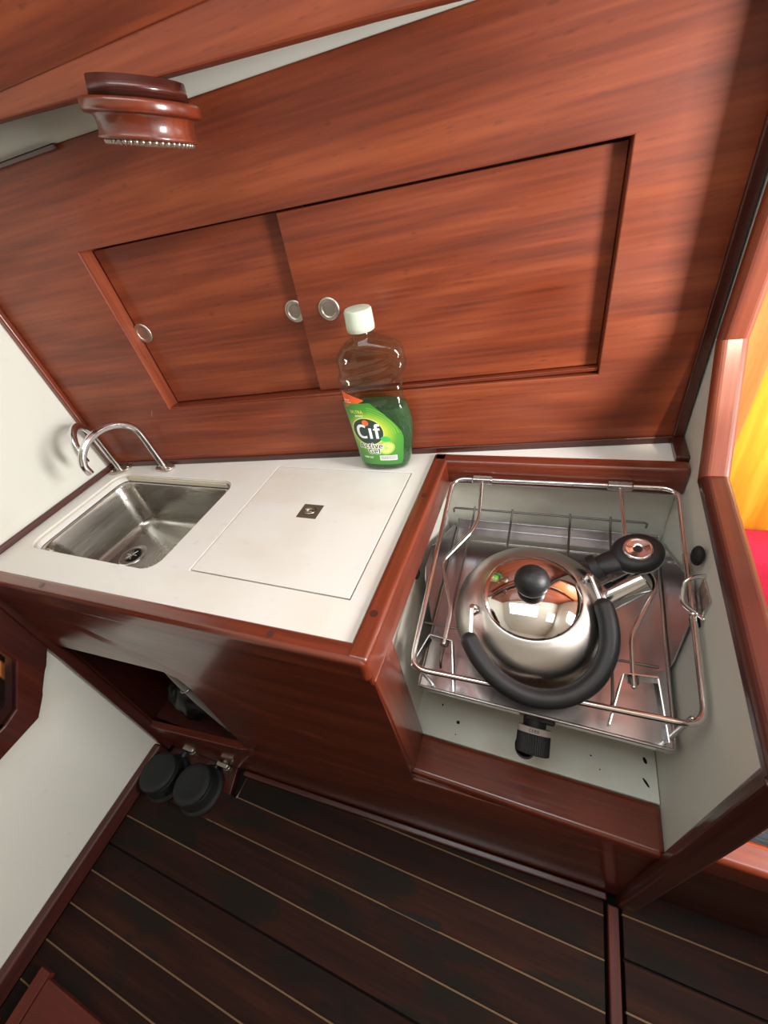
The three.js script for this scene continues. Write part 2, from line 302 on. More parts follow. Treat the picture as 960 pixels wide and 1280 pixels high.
// ------------------------------------------------------------------ galley cabinet, worktop and stove recess
const SINK = [-0.894, -0.564, -0.470, -0.243];     // x0 x1 z0 z1
const PX0 = -0.190, PX1 = XR, PZ0 = -0.585, PY = -0.335;
{
  const c = thing('galley_cabinet', 'mahogany galley cabinet with rounded edge rails under the white worktop', 'cabinet', [0, H, 0]);
  // front panel with the open corner at the lower left
  const holeP = [[-0.925, -0.575], [-0.60, -0.515], [-0.575, -0.50], [-0.572, -0.235], [-0.582, -0.205], [-0.61, -0.192], [-0.925, -0.207]];
  const left = [[XL + 0.001, -H], [PX1, -H], [PX1, PY - 0.022], [-0.172, PY - 0.022], [-0.172, -0.006], [XL + 0.001, -0.006]];
  const g = extrude(shape(left, [holeP]), 0.016, 0.001);
  const gd = onFront(g, -0.020);
  mesh('front_panel', wuv(gd), M.rail, c);
  // front edge rail
  const fr = boxC(XL, -0.172, -0.034, 0.004, -0.024, 0.0, 0.006); const frp = new RoundedBoxGeometry(0.766, 0.040, 0.026, 3, 0.007).translate(-0.555, -0.015, -0.012);
  onFront(frp, 0.001); mesh('front_rail', wuv(frp), M.rail, c);
  // rails round the stove recess
  mesh('side_rail', wuv(boxC(-0.197, -0.171, -0.052, 0.006, -0.578, -0.179, 0.006), 'z'), M.rail, c);
  mesh('back_rail', wuv(boxC(-0.197, XR, -0.042, 0.006, -0.577, -0.553, 0.006)), M.rail, c);
  mesh('jamb', wuv(boxC(PX0 - 0.004, -0.170, PY, -0.04, -0.240, -0.181, 0.003), 'y'), M.rail, c);
  mesh('sill', wuv(boxC(PX0, XR, PY - 0.024, PY, -0.240, -0.178, 0.008)), M.rail, c);
  mesh('base_strip', wuv(onFront(boxC(-0.66, 0.15, -H, -H + 0.016, -0.006, 0.006, 0.003), 0.004)), M.darkwood, c);
  mesh('side_stile', wuv(onFront(boxC(XL + 0.001, XL + 0.020, -H, -0.04, -0.018, 0.006, 0.005), 0.002), 'y'), M.darkwood, c);
  mesh('end_trim', wuv(boxC(0.155, XR, 0, 0.012, -0.632, -0.575, 0.003), 'z'), M.darkwood, c);
  mesh('left_fiddle', wuv(boxC(XL, XL + 0.008, 0, 0.012, -0.50, -0.165, 0.003), 'z'), M.darkwood, c);
  for (const [x, z] of [[-0.184, -0.24], [-0.184, -0.46]]) mesh('wood_plug', new THREE.CylinderGeometry(0.005, 0.005, 0.001, 16).translate(x, 0.0058, z), M.darkwood, c);
  for (const x of [-0.74, -0.30]) mesh('wood_plug', new THREE.CylinderGeometry(0.005, 0.005, 0.001, 16).translate(x, 0.0048, frontZ(x, 0) - 0.011), M.darkwood, c);
  // inside shelf
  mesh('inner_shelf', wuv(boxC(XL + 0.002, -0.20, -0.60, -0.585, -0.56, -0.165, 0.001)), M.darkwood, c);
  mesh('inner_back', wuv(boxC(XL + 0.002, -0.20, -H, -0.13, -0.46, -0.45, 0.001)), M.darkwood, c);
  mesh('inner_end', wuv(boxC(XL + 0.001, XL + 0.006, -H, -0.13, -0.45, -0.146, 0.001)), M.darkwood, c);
  // recess linings
  const r = thing('stove_recess', 'white lined recess round the stove with worn paint', 'recess', [0, H, 0]);
  mesh('side_lining', boxC(PX0 - 0.006, PX0, PY, -0.03, PZ0, -0.239, 0.0005), M.paint, r);
  mesh('back_lining', boxC(PX0, XR - 0.0005, PY, -0.02, PZ0 - 0.006, PZ0, 0.0005), M.paint, r);
  mesh('bottom_lining', boxC(PX0 - 0.001, XR - 0.001, PY - 0.006, PY, PZ0, -0.2395, 0.0005), M.paint, r);
  // rusty chips in the paint of the recess bottom
  for (const [x, z, a, b, t] of [[0.157, -0.292, 0.0025, 0.005, 0.3], [0.156, -0.262, 0.0018, 0.007, 0.6], [-0.118, -0.272, 0.003, 0.003, 0], [-0.150, -0.294, 0.0014, 0.002, 0], [0.085, -0.278, 0.0014, 0.0012, 0], [0.097, -0.262, 0.001, 0.001, 0], [-0.118, -0.252, 0.001, 0.001, 0]])
    mesh('paint_chip', new THREE.CylinderGeometry(1, 1, 0.0006, 7).scale(a, 1, b).rotateY(t).translate(x, PY + 0.0001, z), M.gap, r);
}
{
  // worktop with sink cut-out, recess cut-out and lid cut-out; the back edge follows the turned locker front
  const bz = x => -0.6129 - 0.1274 * x + 0.002;
  const outline = [[XL, 0.181], [-0.197, 0.2], [-0.197, 0.577], [XR, 0.577], [XR, -bz(XR) - 0.0], [XL, -bz(XL)]];
  const lid = [-0.4975, -0.2245, 0.2560, 0.5235];
  const s = shape(outline, [roundRect(SINK[0], SINK[1], -SINK[3], -SINK[2], 0.028), [[lid[0], lid[2]], [lid[1], lid[2]], [lid[1], lid[3]], [lid[0], lid[3]]]]);
  const g = extrude(s, 0.018, 0.0008, 6); g.rotateX(-Math.PI / 2).translate(0, H - 0.018, 0);
  const w = mesh(numbered('worktop'), wuv(g, 'x', false), M.laminate); w.userData = { label: 'white laminate worktop with sink cut-out', category: 'worktop' }; scene.add(w);
  const t = thing('hatch_lid', 'square white lid set flush in the worktop beside the sink', 'lid', [(lid[0] + lid[1]) / 2, H, -(lid[2] + lid[3]) / 2]);
  const hw = (lid[1] - lid[0]) / 2 - 0.0020, hd = (lid[3] - lid[2]) / 2 - 0.0020, q = 0.0165, px = -0.004, pz = -0.018;
  const sh = shape([[-hw, -hd], [hw, -hd], [hw, hd], [-hw, hd]], [[[px - q - 0.002, -pz - q], [px + q + 0.002, -pz - q], [px + q + 0.002, -pz + q], [px - q - 0.002, -pz + q]]]);
  const gl = extrude(sh, 0.012, 0.0005); gl.rotateX(-Math.PI / 2).translate(0, -0.0121, 0);
  mesh('board', wuv(gl, 'x', false), M.laminate, t);
  // square brass ring pull: plate with a dished well and a drop ring
  const pg = extrude(shape([[-q - 0.002, -q], [q + 0.002, -q], [q + 0.002, q], [-q - 0.002, q]], [roundRect(-0.0105, 0.0105, -0.0105, 0.0105, 0.0104, 8)]), 0.003, 0.0004); pg.rotateX(-Math.PI / 2).translate(px, -0.003, pz);
  const pl = mesh('ring_pull', pg, M.brass, t, 'tarnished brass flush pull');
  mesh('well', lathe([[0, -0.009], [0.006, -0.008], [0.0095, -0.004], [0.0106, -0.0005]], 24).translate(px, 0, pz), M.brass, pl);
  mesh('ring', new THREE.TorusGeometry(0.0082, 0.0013, 8, 24).rotateX(Math.PI / 2 - 0.25).translate(px, -0.0005, pz), M.pull, pl);
  mesh('under_board', boxC(-hw - 0.012, hw + 0.012, -0.030, -0.0185, -hd - 0.012, hd + 0.012), M.gap, t);
}
// sink
{
  const t = thing('sink', 'stainless steel sink bowl let into the worktop', 'sink', [(SINK[0] + SINK[1]) / 2, H, (SINK[2] + SINK[3]) / 2]);
  const hw = (SINK[1] - SINK[0]) / 2, hd = (SINK[3] - SINK[2]) / 2, rings = [], N = 64;
  const rr = (a, b, r, y) => roundRect(-a, a, -b, b, r, 15).map(p => V(p[0], y, -p[1]));
  rings.push(rr(hw + 0.012, hd + 0.012, 0.038, -0.0195), rr(hw - 0.003, hd - 0.003, 0.032, -0.0195), rr(hw - 0.005, hd - 0.005, 0.034, -0.022));
  for (let i = 1; i <= 8; i++) { const k = i / 8; rings.push(rr(hw - 0.005 - 0.014 * k, hd - 0.005 - 0.012 * k, 0.034 + 0.004 * k, -0.022 - 0.080 * k)); }
  for (let i = 1; i <= 6; i++) { const a = i / 6 * Math.PI / 2; rings.push(rr(hw - 0.019 - 0.018 * (1 - Math.cos(a)), hd - 0.017 - 0.018 * (1 - Math.cos(a)), 0.038 - 0.012 * (i / 6), -0.102 - 0.018 * Math.sin(a))); }
  for (const k of [0.75, 0.5, 0.25]) rings.push(rr((hw - 0.037) * k + 0.02 * (1 - k), (hd - 0.035) * k + 0.02 * (1 - k), 0.026 * k + 0.02 * (1 - k), -0.120 - 0.004 * (1 - k)));
  const pos = [], idx = [], n = rings[0].length, uv = [];
  rings.forEach((r, j) => r.forEach((p, i) => { pos.push(p.x, p.y + 0.0012 * Math.sin(p.x * 40 + p.z * 23 + p.y * 60), p.z); uv.push(i / n * 4, j / rings.length * 2); }));
  for (let j = 0; j < rings.length - 1; j++) for (let i = 0; i < n; i++) { const a = j * n + i, b = j * n + (i + 1) % n, c = a + n, d = b + n; idx.push(a, b, c, b, d, c); }
  const ci = pos.length / 3; pos.push(0, -0.124, 0); uv.push(0, 0); const l = (rings.length - 1) * n; for (let i = 0; i < n; i++) idx.push(l + i, l + (i + 1) % n, ci);
  const g = new THREE.BufferGeometry(); g.setAttribute('position', new THREE.Float32BufferAttribute(pos, 3)); g.setAttribute('uv', new THREE.Float32BufferAttribute(uv, 2)); g.setIndex(idx); g.computeVertexNormals();
  M.sink.side = THREE.DoubleSide; mesh('bowl', g, M.sink, t);
  const dx = -0.092, dz = 0.012;
  const d = mesh('drain', lathe([[0.014, -0.008], [0.0155, -0.004], [0.019, -0.001], [0.026, 0.0015], [0.029, 0.001], [0.031, -0.001]], 36).translate(dx, -0.1205, dz), M.steel, t, 'round steel drain fitting');
  mesh('strainer', lathe([[0, 0], [0.0185, 0.0004]], 24).translate(dx, -0.1205, dz), M.gap, d);
  for (let i = 0; i < 3; i++) mesh('strainer_bar', box(0.028, 0.003, 0.0028, 0.001).rotateY(i * Math.PI / 3).translate(dx, -0.1195, dz), M.steel, d);
  const lip = tube(rr(hw - 0.0012, hd - 0.0012, 0.028, -0.005), 0.0014, { closed: true, corner: 0.0005, seg: 200, rad: 6 }); mesh('sealant_bead', lip, M.sealant, t, 'yellowed sealant round the rim');
  const back = box(2 * hw - 0.05, 0.010, 0.003, 0.001, 0, -0.011, -hd + 0.0035); mesh('back_seal', back, M.sealant, t);
}
// two swan-neck taps
function tap(label, x, z, turn, rise, reach) {
  const t = thing('tap', label, 'tap', [x, H, z], 'swan neck taps at the sink'); t.rotation.y = turn;
  const pts = [V(0, 0.004, 0)], r = 0.048, y0 = rise - r;
  for (let i = 0; i <= 6; i++) pts.push(V(0, 0.004 + (y0 - 0.004) * (i + 1) / 7, 0.004 * (i + 1) / 7));
  for (let i = 1; i <= 24; i++) { const a = i / 24 * Math.PI * 0.94; pts.push(V(0, y0 + r * Math.sin(a), 0.004 + r * reach * (1 - Math.cos(a)))); }
  const e = pts[pts.length - 1]; pts.push(V(0, e.y - 0.016, e.z - 0.001));
  const g = new THREE.TubeGeometry(new THREE.CatmullRomCurve3(pts), 90, 0.0068, 16); mesh('spout', g, M.chrome, t);
  const inner = new THREE.TubeGeometry(new THREE.CatmullRomCurve3(pts.slice(-3)), 8, 0.0054, 12); mesh('bore', inner, M.gap, t);
  const f = extrude(shape(roundRect(-0.024, 0.024, -0.0135, 0.0135, 0.013, 8)), 0.005, 0.0012); f.rotateX(-Math.PI / 2); mesh('flange', f, M.pull, t, 'oval base plate');
  for (const s of [-1, 1]) mesh('screw', new THREE.SphereGeometry(0.0032, 10, 6).scale(1, 0.5, 1).translate(s * 0.0175, 0.005, 0), M.chrome, t);
}
tap('chrome swan neck tap standing behind the sink bowl', -0.779, -0.496, -0.10, 0.134, 1.3);
tap('chrome swan neck tap in the corner against the white bulkhead', -0.902, -0.479, 0.60, 0.132, 0.9);

// sliding doors of the locker
function fingerPull(parent, x, y, z) {
  const p = mesh('finger_pull', lathe([[0.0092, -0.0035], [0.0098, 0.0008], [0.0125, 0.0022], [0.0155, 0.0018], [0.0166, 0]], 36).rotateX(Math.PI / 2).translate(x, y, z), M.pull, parent, 'round tarnished metal finger pull');
  mesh('cup', lathe([[0, 0.0010], [0.004, 0.0013], [0.0082, 0.0004], [0.0098, 0.0008]], 24).rotateX(Math.PI / 2).translate(x, y, z), M.pull, p);
}
{
  const a = panelGroup(thing('sliding_door', 'mahogany sliding locker door with two finger pulls, set back behind the other', 'sliding door'));
  mesh('panel', wuv(extrude(shape([[-0.704, 0.1275], [-0.34, 0.1275], [-0.34, 0.379], [-0.704, 0.387]]), 0.008, 0.001).translate(0, 0, -0.034)), M.panel, a);
  fingerPull(a, -0.696, 0.259, -0.0258); fingerPull(a, -0.3965, 0.255, -0.0258);
  const b = panelGroup(thing('sliding_door', 'mahogany sliding locker door with one finger pull behind the soap bottle', 'sliding door'));
  mesh('panel', wuv(extrude(shape([[-0.390, 0.1275], [0.043, 0.1275], [0.0445, 0.369], [-0.374, 0.379]]), 0.008, 0.001).translate(0, 0, -0.022)), M.panel, b);
  fingerPull(b, -0.335, 0.2535, -0.0138);
}

// ------------------------------------------------------------------ the stove, swung on its gimbals
const TILT = 9 * Math.PI / 180;
const stove = thing('gas_stove', 'small stainless gimballed gas stove in the white recess', 'stove', [-0.002, H - 0.185, -0.418]); stove.rotation.x = TILT;
{
  // pressed tray: flat bottom with a rolled rim and an upstand at the back
  const tray = extrude(shape(roundRect(-0.166, 0.166, -0.158, 0.152, 0.004, 3)), 0.005, 0.0012); tray.rotateX(-Math.PI / 2).translate(0, -0.005, 0);
  const tr = mesh('tray', wuv(tray), M.tray, stove, 'shiny stainless drip tray');
  mesh('rim', tube([[-0.166, 0.001, -0.150], [-0.166, 0.001, 0.157], [0.166, 0.001, 0.157], [0.166, 0.001, -0.150]], 0.0022, { corner: 0.003 }), M.steel, tr);
  mesh('front_lip', wuv(boxC(-0.1665, 0.1665, -0.016, 0.0, 0.155, 0.158, 0.001)), M.tray, tr);
  mesh('upstand', wuv(boxC(-0.164, 0.164, -0.004, 0.026, -0.156, -0.152, 0.001)), M.tray, stove);
  mesh('step_ridge', wuv(box(0.31, 0.003, 0.012, 0.001, 0, 0.001, -0.128)), M.steel, stove);
  // painted body below the tray with its screws
  const body = mesh('body', wuv(boxC(-0.155, 0.155, -0.046, -0.005, -0.14, 0.150, 0.003)), M.grey, stove, 'grey painted stove body');
  for (const x of [-0.095, -0.035, 0.037, 0.098]) mesh('screw', new THREE.CylinderGeometry(0.0028, 0.003, 0.0014, 14).rotateX(Math.PI / 2).translate(x, -0.026, 0.1508), M.chrome, body);
  // burner
  const bu = mesh('burner', lathe([[0, 0.036], [0.022, 0.036], [0.026, 0.032], [0.026, 0.020], [0.018, 0.016], [0.016, 0.0]], 40).translate(-0.012, 0, 0.045), M.wire, stove);
  mesh('burner_bowl', lathe([[0.03, 0.001], [0.06, 0.003], [0.085, 0.008], [0.088, 0.0085], [0.088, 0.0005]], 48).translate(-0.012, 0, 0.045), M.tray, bu);
  // wire pan support
  const g = mesh('pan_support', tube([[-0.166, 0.055, -0.146], [-0.166, 0.066, -0.146], [0.140, 0.066, -0.146], [0.140, 0.055, -0.146]], 0.0019, { corner: 0.006, rad: 8 }), M.wire, stove, 'dark wire pan support');
  for (const x of [-0.127, -0.062, 0.030, 0.089]) mesh('support_wire', tube([[x, 0.069, -0.149], [x, 0.063, -0.13], [x, 0.063, 0.135], [x, 0.052, 0.139]], 0.0018, { corner: 0.006, rad: 8 }), M.wire, g);
  mesh('cross_wire', tube([[-0.164, 0.060, 0.080], [0.14, 0.060, 0.080]], 0.0018, { rad: 8 }), M.wire, g);
  // fiddle rail and its two pan clamps
  const R = 0.140, ra = mesh('fiddle_rail', tube([[-0.158, R, -0.150], [0.163, R, -0.153], [0.1655, 0.117, 0.157], [-0.151, 0.117, 0.168]], 0.0036, { closed: true, corner: 0.022, seg: 220, rad: 12 }), M.chrome, stove, 'bright tubular fiddle rail round the stove');
  for (const [x, z] of [[-0.1095, -0.1505], [0.091, -0.1525]]) mesh('rail_sleeve', box(0.034, 0.0115, 0.012, 0.003, x, R, z), M.steel, ra);
  mesh('rail_sleeve', tube([[0.1640, 0.132, -0.045], [0.1645, 0.126, 0.034]], 0.0048, { rad: 12 }), M.steel, ra);
  for (const x of [-0.145, 0.155]) mesh('rail_post', tube([[x, 0.001, x < 0 ? 0.150 : 0.150], [x, 0.114, x < 0 ? 0.162 : 0.150]], 0.003, { rad: 8 }), M.steel, ra);
  const clamp = (name, pts) => mesh(name, tube(pts, 0.0028, { corner: 0.012, rad: 10 }), M.chrome, stove, 'bent rod pan clamp');
  clamp('pan_clamp', [[-0.1095, R, -0.150], [-0.105, 0.124, -0.0800], [-0.1110, 0.122, -0.0555], [-0.1460, 0.120, 0.0060], [-0.1165, 0.118, 0.0758], [-0.1161, 0.114, 0.126]]);
  clamp('pan_clamp', [[0.091, R, -0.152], [0.0985, 0.124, -0.0600], [0.104, 0.122, -0.048], [0.1326, 0.120, -0.005], [0.1014, 0.117, 0.0713], [0.1027, 0.114, 0.130]]);
  // folded sheet brackets hooking the clamps over the front rail
  const bracket = (pts) => {
    const w = 0.019, th = 0.0009, P = pts.map(p => V(...p)), parts = [];
    for (let i = 0; i < P.length - 1; i++) {
      const d = P[i + 1].clone().sub(P[i]), L = d.length(), q = box(L + 0.0008, w, th * 2, 0.0004);
      const xx = d.normalize(), up = V(0, 1, 0), zz = new THREE.Vector3().crossVectors(xx, up).normalize(), yy = new THREE.Vector3().crossVectors(zz, xx);
      const mid = P[i].clone().add(P[i + 1]).multiplyScalar(0.5); q.applyMatrix4(new THREE.Matrix4().makeBasis(xx, yy, zz)); q.translate(mid.x, mid.y, mid.z); parts.push(q.toNonIndexed());
    }
    return mergeGeometries(parts);
  };
  const b1 = mesh('clamp_bracket', bracket([[-0.152, 0.104, 0.163], [-0.137, 0.109, 0.119], [-0.106, 0.109, 0.1215], [-0.0925, 0.102, 0.181]]), M.chrome, stove);
  mesh('nut', new THREE.CylinderGeometry(0.006, 0.006, 0.006, 6).rotateX(Math.PI / 2).translate(-0.1165, 0.110, 0.125), M.brass, b1);
  const b2 = mesh('clamp_bracket', bracket([[0.079, 0.102, 0.174], [0.0925, 0.109, 0.118], [0.126, 0.109, 0.115], [0.134, 0.098, 0.176]]), M.chrome, stove);
  mesh('nut', new THREE.CylinderGeometry(0.006, 0.006, 0.006, 6).rotateX(Math.PI / 2).translate(0.103, 0.110, 0.122), M.brass, b2);
  // gimbal side plates
  for (const s of [-1, 1]) {
    const p = extrude(shape([[-0.150, -0.02], [0.052, -0.02], [0.052, 0.012], [0.030, 0.100], [0.016, 0.118], [-0.024, 0.118], [-0.040, 0.100], [-0.150, 0.014]]), 0.0016, 0.0003); p.rotateY(-Math.PI / 2).translate(s * 0.1690 + 0.0008, 0, 0);
    mesh('gimbal_plate', wuv(p), M.tray, stove, 'stainless gimbal side plate');
  }
  // gas tap with printed collar and knurled knob
  const axis = new THREE.Matrix4().makeRotationX(Math.PI / 2 + 0.30);
  const put = (g, x = 0.004, y = -0.024, z = 0.150) => g.applyMatrix4(axis).translate(x, y, z);
  const v = mesh('gas_tap', put(new THREE.CylinderGeometry(0.015, 0.016, 0.020, 24).translate(0, 0.010, 0)), M.black, stove, 'black gas tap with knurled knob');
  mesh('tap_lever', box(0.040, 0.008, 0.010, 0.003, 0.010, -0.014, 0.157), M.black, v);
  const cv = document.createElement('canvas'); cv.width = 288; cv.height = 80; const cx = cv.getContext('2d'); cx.fillStyle = '#b9aca4'; cx.fillRect(0, 0, 288, 80); cx.fillStyle = '#3a332f'; cx.font = 'bold 58px sans-serif'; cx.textAlign = 'center'; cx.translate(144, 40); cx.rotate(Math.PI); cx.fillText('CEBB', 0, 21);
  const ct = new THREE.CanvasTexture(cv); ct.colorSpace = THREE.SRGBColorSpace;
  const cm = mesh('collar', put(new THREE.CylinderGeometry(0.0222, 0.0222, 0.008, 48, 1, false).translate(0, 0.020, 0)), new THREE.MeshStandardMaterial({ color: 0xb9aca4, roughness: 0.45 }), v, 'silver collar with printed letters');
  const plate = new THREE.CylinderGeometry(0.02235, 0.02235, 0.0076, 24, 1, true, -0.62, 1.24); plate.rotateY(Math.PI).translate(0, 0.020, 0);
  const lm = mesh('lettering', put(plate), new THREE.MeshStandardMaterial({ map: ct, roughness: 0.45 }), cm);
  const kn = []; const prof = []; for (let i = 0; i < 96; i++) { const a = i / 96 * 2 * Math.PI, r = 0.0218 + (i % 2 ? 0.0006 : 0); prof.push([r * Math.cos(a), r * Math.sin(a)]); }
  const knob = extrude(shape(prof), 0.026, 0.0015); knob.rotateX(-Math.PI / 2).translate(0, 0.024, 0);
  mesh('knob', put(knob), M.black, v);
  mesh('valve_cone', lathe([[0, -0.030], [0.006, -0.027], [0.012, -0.012], [0.014, 0.0], [0.014, 0.018]], 24).translate(-0.006, -0.060, 0.190), M.black, v);
}
// gimbal brackets on the recess sides
{
  const t = thing('gimbal_bracket', 'chrome gimbal hook with black knob on the white half bulkhead', 'bracket', [XR, H - 0.045, -0.385]);
  mesh('hook', tube([[-0.001, 0.012, -0.012], [-0.022, 0.012, -0.004], [-0.022, -0.012, 0.014], [-0.006, -0.02, 0.02], [-0.001, -0.018, 0.028]], 0.0028, { corner: 0.01 }), M.chrome, t);
  mesh('knob', new THREE.SphereGeometry(0.011, 20, 12).scale(0.6, 1.2, 1).translate(-0.0075, 0.022, -0.034), M.rubber, t, 'black rubber knob');
  mesh('hook_plate', box(0.003, 0.03, 0.034, 0.001, -0.0015, -0.004, 0.008), M.steel, t);
  mesh('latch', box(0.010, 0.006, 0.012, 0.002, -0.005, -0.034, 0.022), M.rubber, t);
  const u = thing('gimbal_bracket', 'folded steel gimbal bracket on the recess lining beside the worktop', 'bracket', [PX0, H - 0.06, -0.40]);
  mesh('plate', box(0.002, 0.055, 0.045, 0.001, 0.001, 0.01, 0), M.steel, u);
  mesh('hook', tube([[0.001, 0.035, -0.018], [0.012, 0.035, -0.012], [0.012, 0.0, 0.012], [0.001, -0.006, 0.02]], 0.002, { corner: 0.006 }), M.chrome, u);
  mesh('catch', box(0.011, 0.018, 0.014, 0.003, 0.0055, -0.014, 0.028), M.rubber, u, 'black plastic catch');
}
// ------------------------------------------------------------------ kettle on the stove (tilted with it)
{
  const k = thing('kettle', 'round brushed steel whistling kettle on the stove', 'kettle');
  const up = V(0, Math.cos(TILT), Math.sin(TILT)), zl = V(0, -Math.sin(TILT), Math.cos(TILT));
  k.position.set(-0.002 - 0.014, H - 0.185, -0.418).addScaledVector(up, 0.0652).addScaledVector(zl, 0.052);
  k.quaternion.setFromEuler(new THREE.Euler(TILT, 0, 0)).multiply(new THREE.Quaternion().setFromAxisAngle(V(0, 1, 0), 0.47));
  const prof = [[0, 0], [0.088, 0], [0.095, 0.003], [0.100, 0.010], [0.1025, 0.020], [0.1020, 0.032], [0.0985, 0.044], [0.092, 0.055], [0.083, 0.065], [0.072, 0.0735], [0.065, 0.0775], [0.0602, 0.0795], [0.0592, 0.0780]];
  const sp = new THREE.SplineCurve(prof.slice(1).map(p => new THREE.Vector2(...p))).getPoints(60);
  mesh('body', new THREE.LatheGeometry([new THREE.Vector2(0, 0), ...sp], 96), M.kettle, k, 'brushed steel domed body');
  const lid = mesh('lid', lathe([[0.0592, 0.079], [0.0600, 0.0815], [0.0580, 0.0832], [0.052, 0.0875], [0.042, 0.0922], [0.032, 0.0963], [0.020, 0.0992], [0.008, 0.1005], [0, 0.1007]].map(p => p), 96), M.mirror, k, 'mirror polished domed lid');
  mesh('lid_knob', lathe([[0, 0.099], [0.009, 0.0985], [0.009, 0.1005], [0.014, 0.1020], [0.0185, 0.1065], [0.0208, 0.1140], [0.0198, 0.1220], [0.0155, 0.1292], [0.0085, 0.1335], [0, 0.1345]], 48), M.black, lid, 'round black plastic knob');
  // folded-down handle: metal hinges at both ends, thick black grip
  const P = t => { const a = Math.PI * t; return V(-0.009 + 0.084 * Math.cos(a), 0.080 - 0.024 * Math.sin(a) ** 1.5, 0.012 + 0.106 * Math.pow(Math.sin(a), 0.80)); };
  const pts = []; for (let i = 0; i <= 60; i++) pts.push(P(0.055 + 0.89 * i / 60));
  const hg = new THREE.TubeGeometry(new THREE.CatmullRomCurve3(pts), 120, 0.0112, 20);
  const ends = [pts[0], pts[60]].map(p => new THREE.SphereGeometry(0.0112, 20, 12).translate(p.x, p.y, p.z));
  const h = mesh('handle', mergeGeometries([hg, ...ends].map(g => g.toNonIndexed())), M.black, k, 'thick black curved grip');
  for (const s of [-1, 1]) {
    const e = s > 0 ? pts[0] : pts[60];
    const br = mesh('hinge', tube([[s * 0.070, 0.070, -0.004], [s * 0.076, 0.089, -0.004], [e.x, e.y, e.z]], 0.003, { corner: 0.006 }), M.chrome, k, 'chrome handle hinge');
    mesh('hinge_strap', box(0.012, 0.003, 0.010, 0.001).rotateZ(-s * 0.7).translate(s * 0.074, 0.0745, -0.003), M.steel, br);
  }
  // spout
  const outer = new THREE.CylinderGeometry(0.0160, 0.0185, 0.066, 32, 1, true), inn = new THREE.CylinderGeometry(0.0146, 0.017, 0.066, 32, 1, true), lip = new THREE.TorusGeometry(0.0153, 0.0008, 8, 32).rotateX(Math.PI / 2).translate(0, 0.033, 0);
  const place = g => g.rotateZ(-Math.PI / 2 + 0.50).translate(0.113, 0.046, 0.009);
  const s1 = mesh('spout', place(mergeGeometries([outer, lip].map(g => g.toNonIndexed()))), M.chrome, k, 'short round steel spout');
  M.inner = M.steel.clone(); M.inner.side = THREE.DoubleSide; mesh('spout_bore', place(inn), M.inner, s1);
  // flip-up whistle above the spout mouth
  const tip = g => g.rotateZ(0.10).translate(0.147, 0.066, -0.020);
  const w = mesh('whistle', tip(lathe([[0, 0], [0.016, 0], [0.024, 0.003], [0.0285, 0.010], [0.0282, 0.016], [0.0245, 0.0215], [0.0175, 0.0235], [0, 0.0235]], 40).scale(1.10, 1, 0.98)), M.black, k, 'black flip-up whistle cap');
  mesh('whistle_arm', tip(new THREE.SphereGeometry(1, 24, 14).scale(0.030, 0.0105, 0.016).translate(-0.030, 0.010, 0)), M.black, w);
  mesh('thumb_tab', tip(new THREE.CylinderGeometry(0.018, 0.018, 0.010, 24).rotateZ(Math.PI / 2 + 0.35).translate(-0.052, 0.008, 0)), M.black, w);
  mesh('white_edge', tip(new THREE.TorusGeometry(0.0280, 0.0008, 8, 48).rotateX(Math.PI / 2).scale(1.10, 1, 0.98).translate(0, 0.008, 0)), M.grey, w);
  mesh('whistle_ring', tip(lathe([[0.004, 0.0225], [0.0068, 0.0252], [0.010, 0.0240], [0.0130, 0.0262], [0.0160, 0.0258], [0.0170, 0.0232]], 40)), M.chrome, w, 'chrome ring with a centre hole');
}

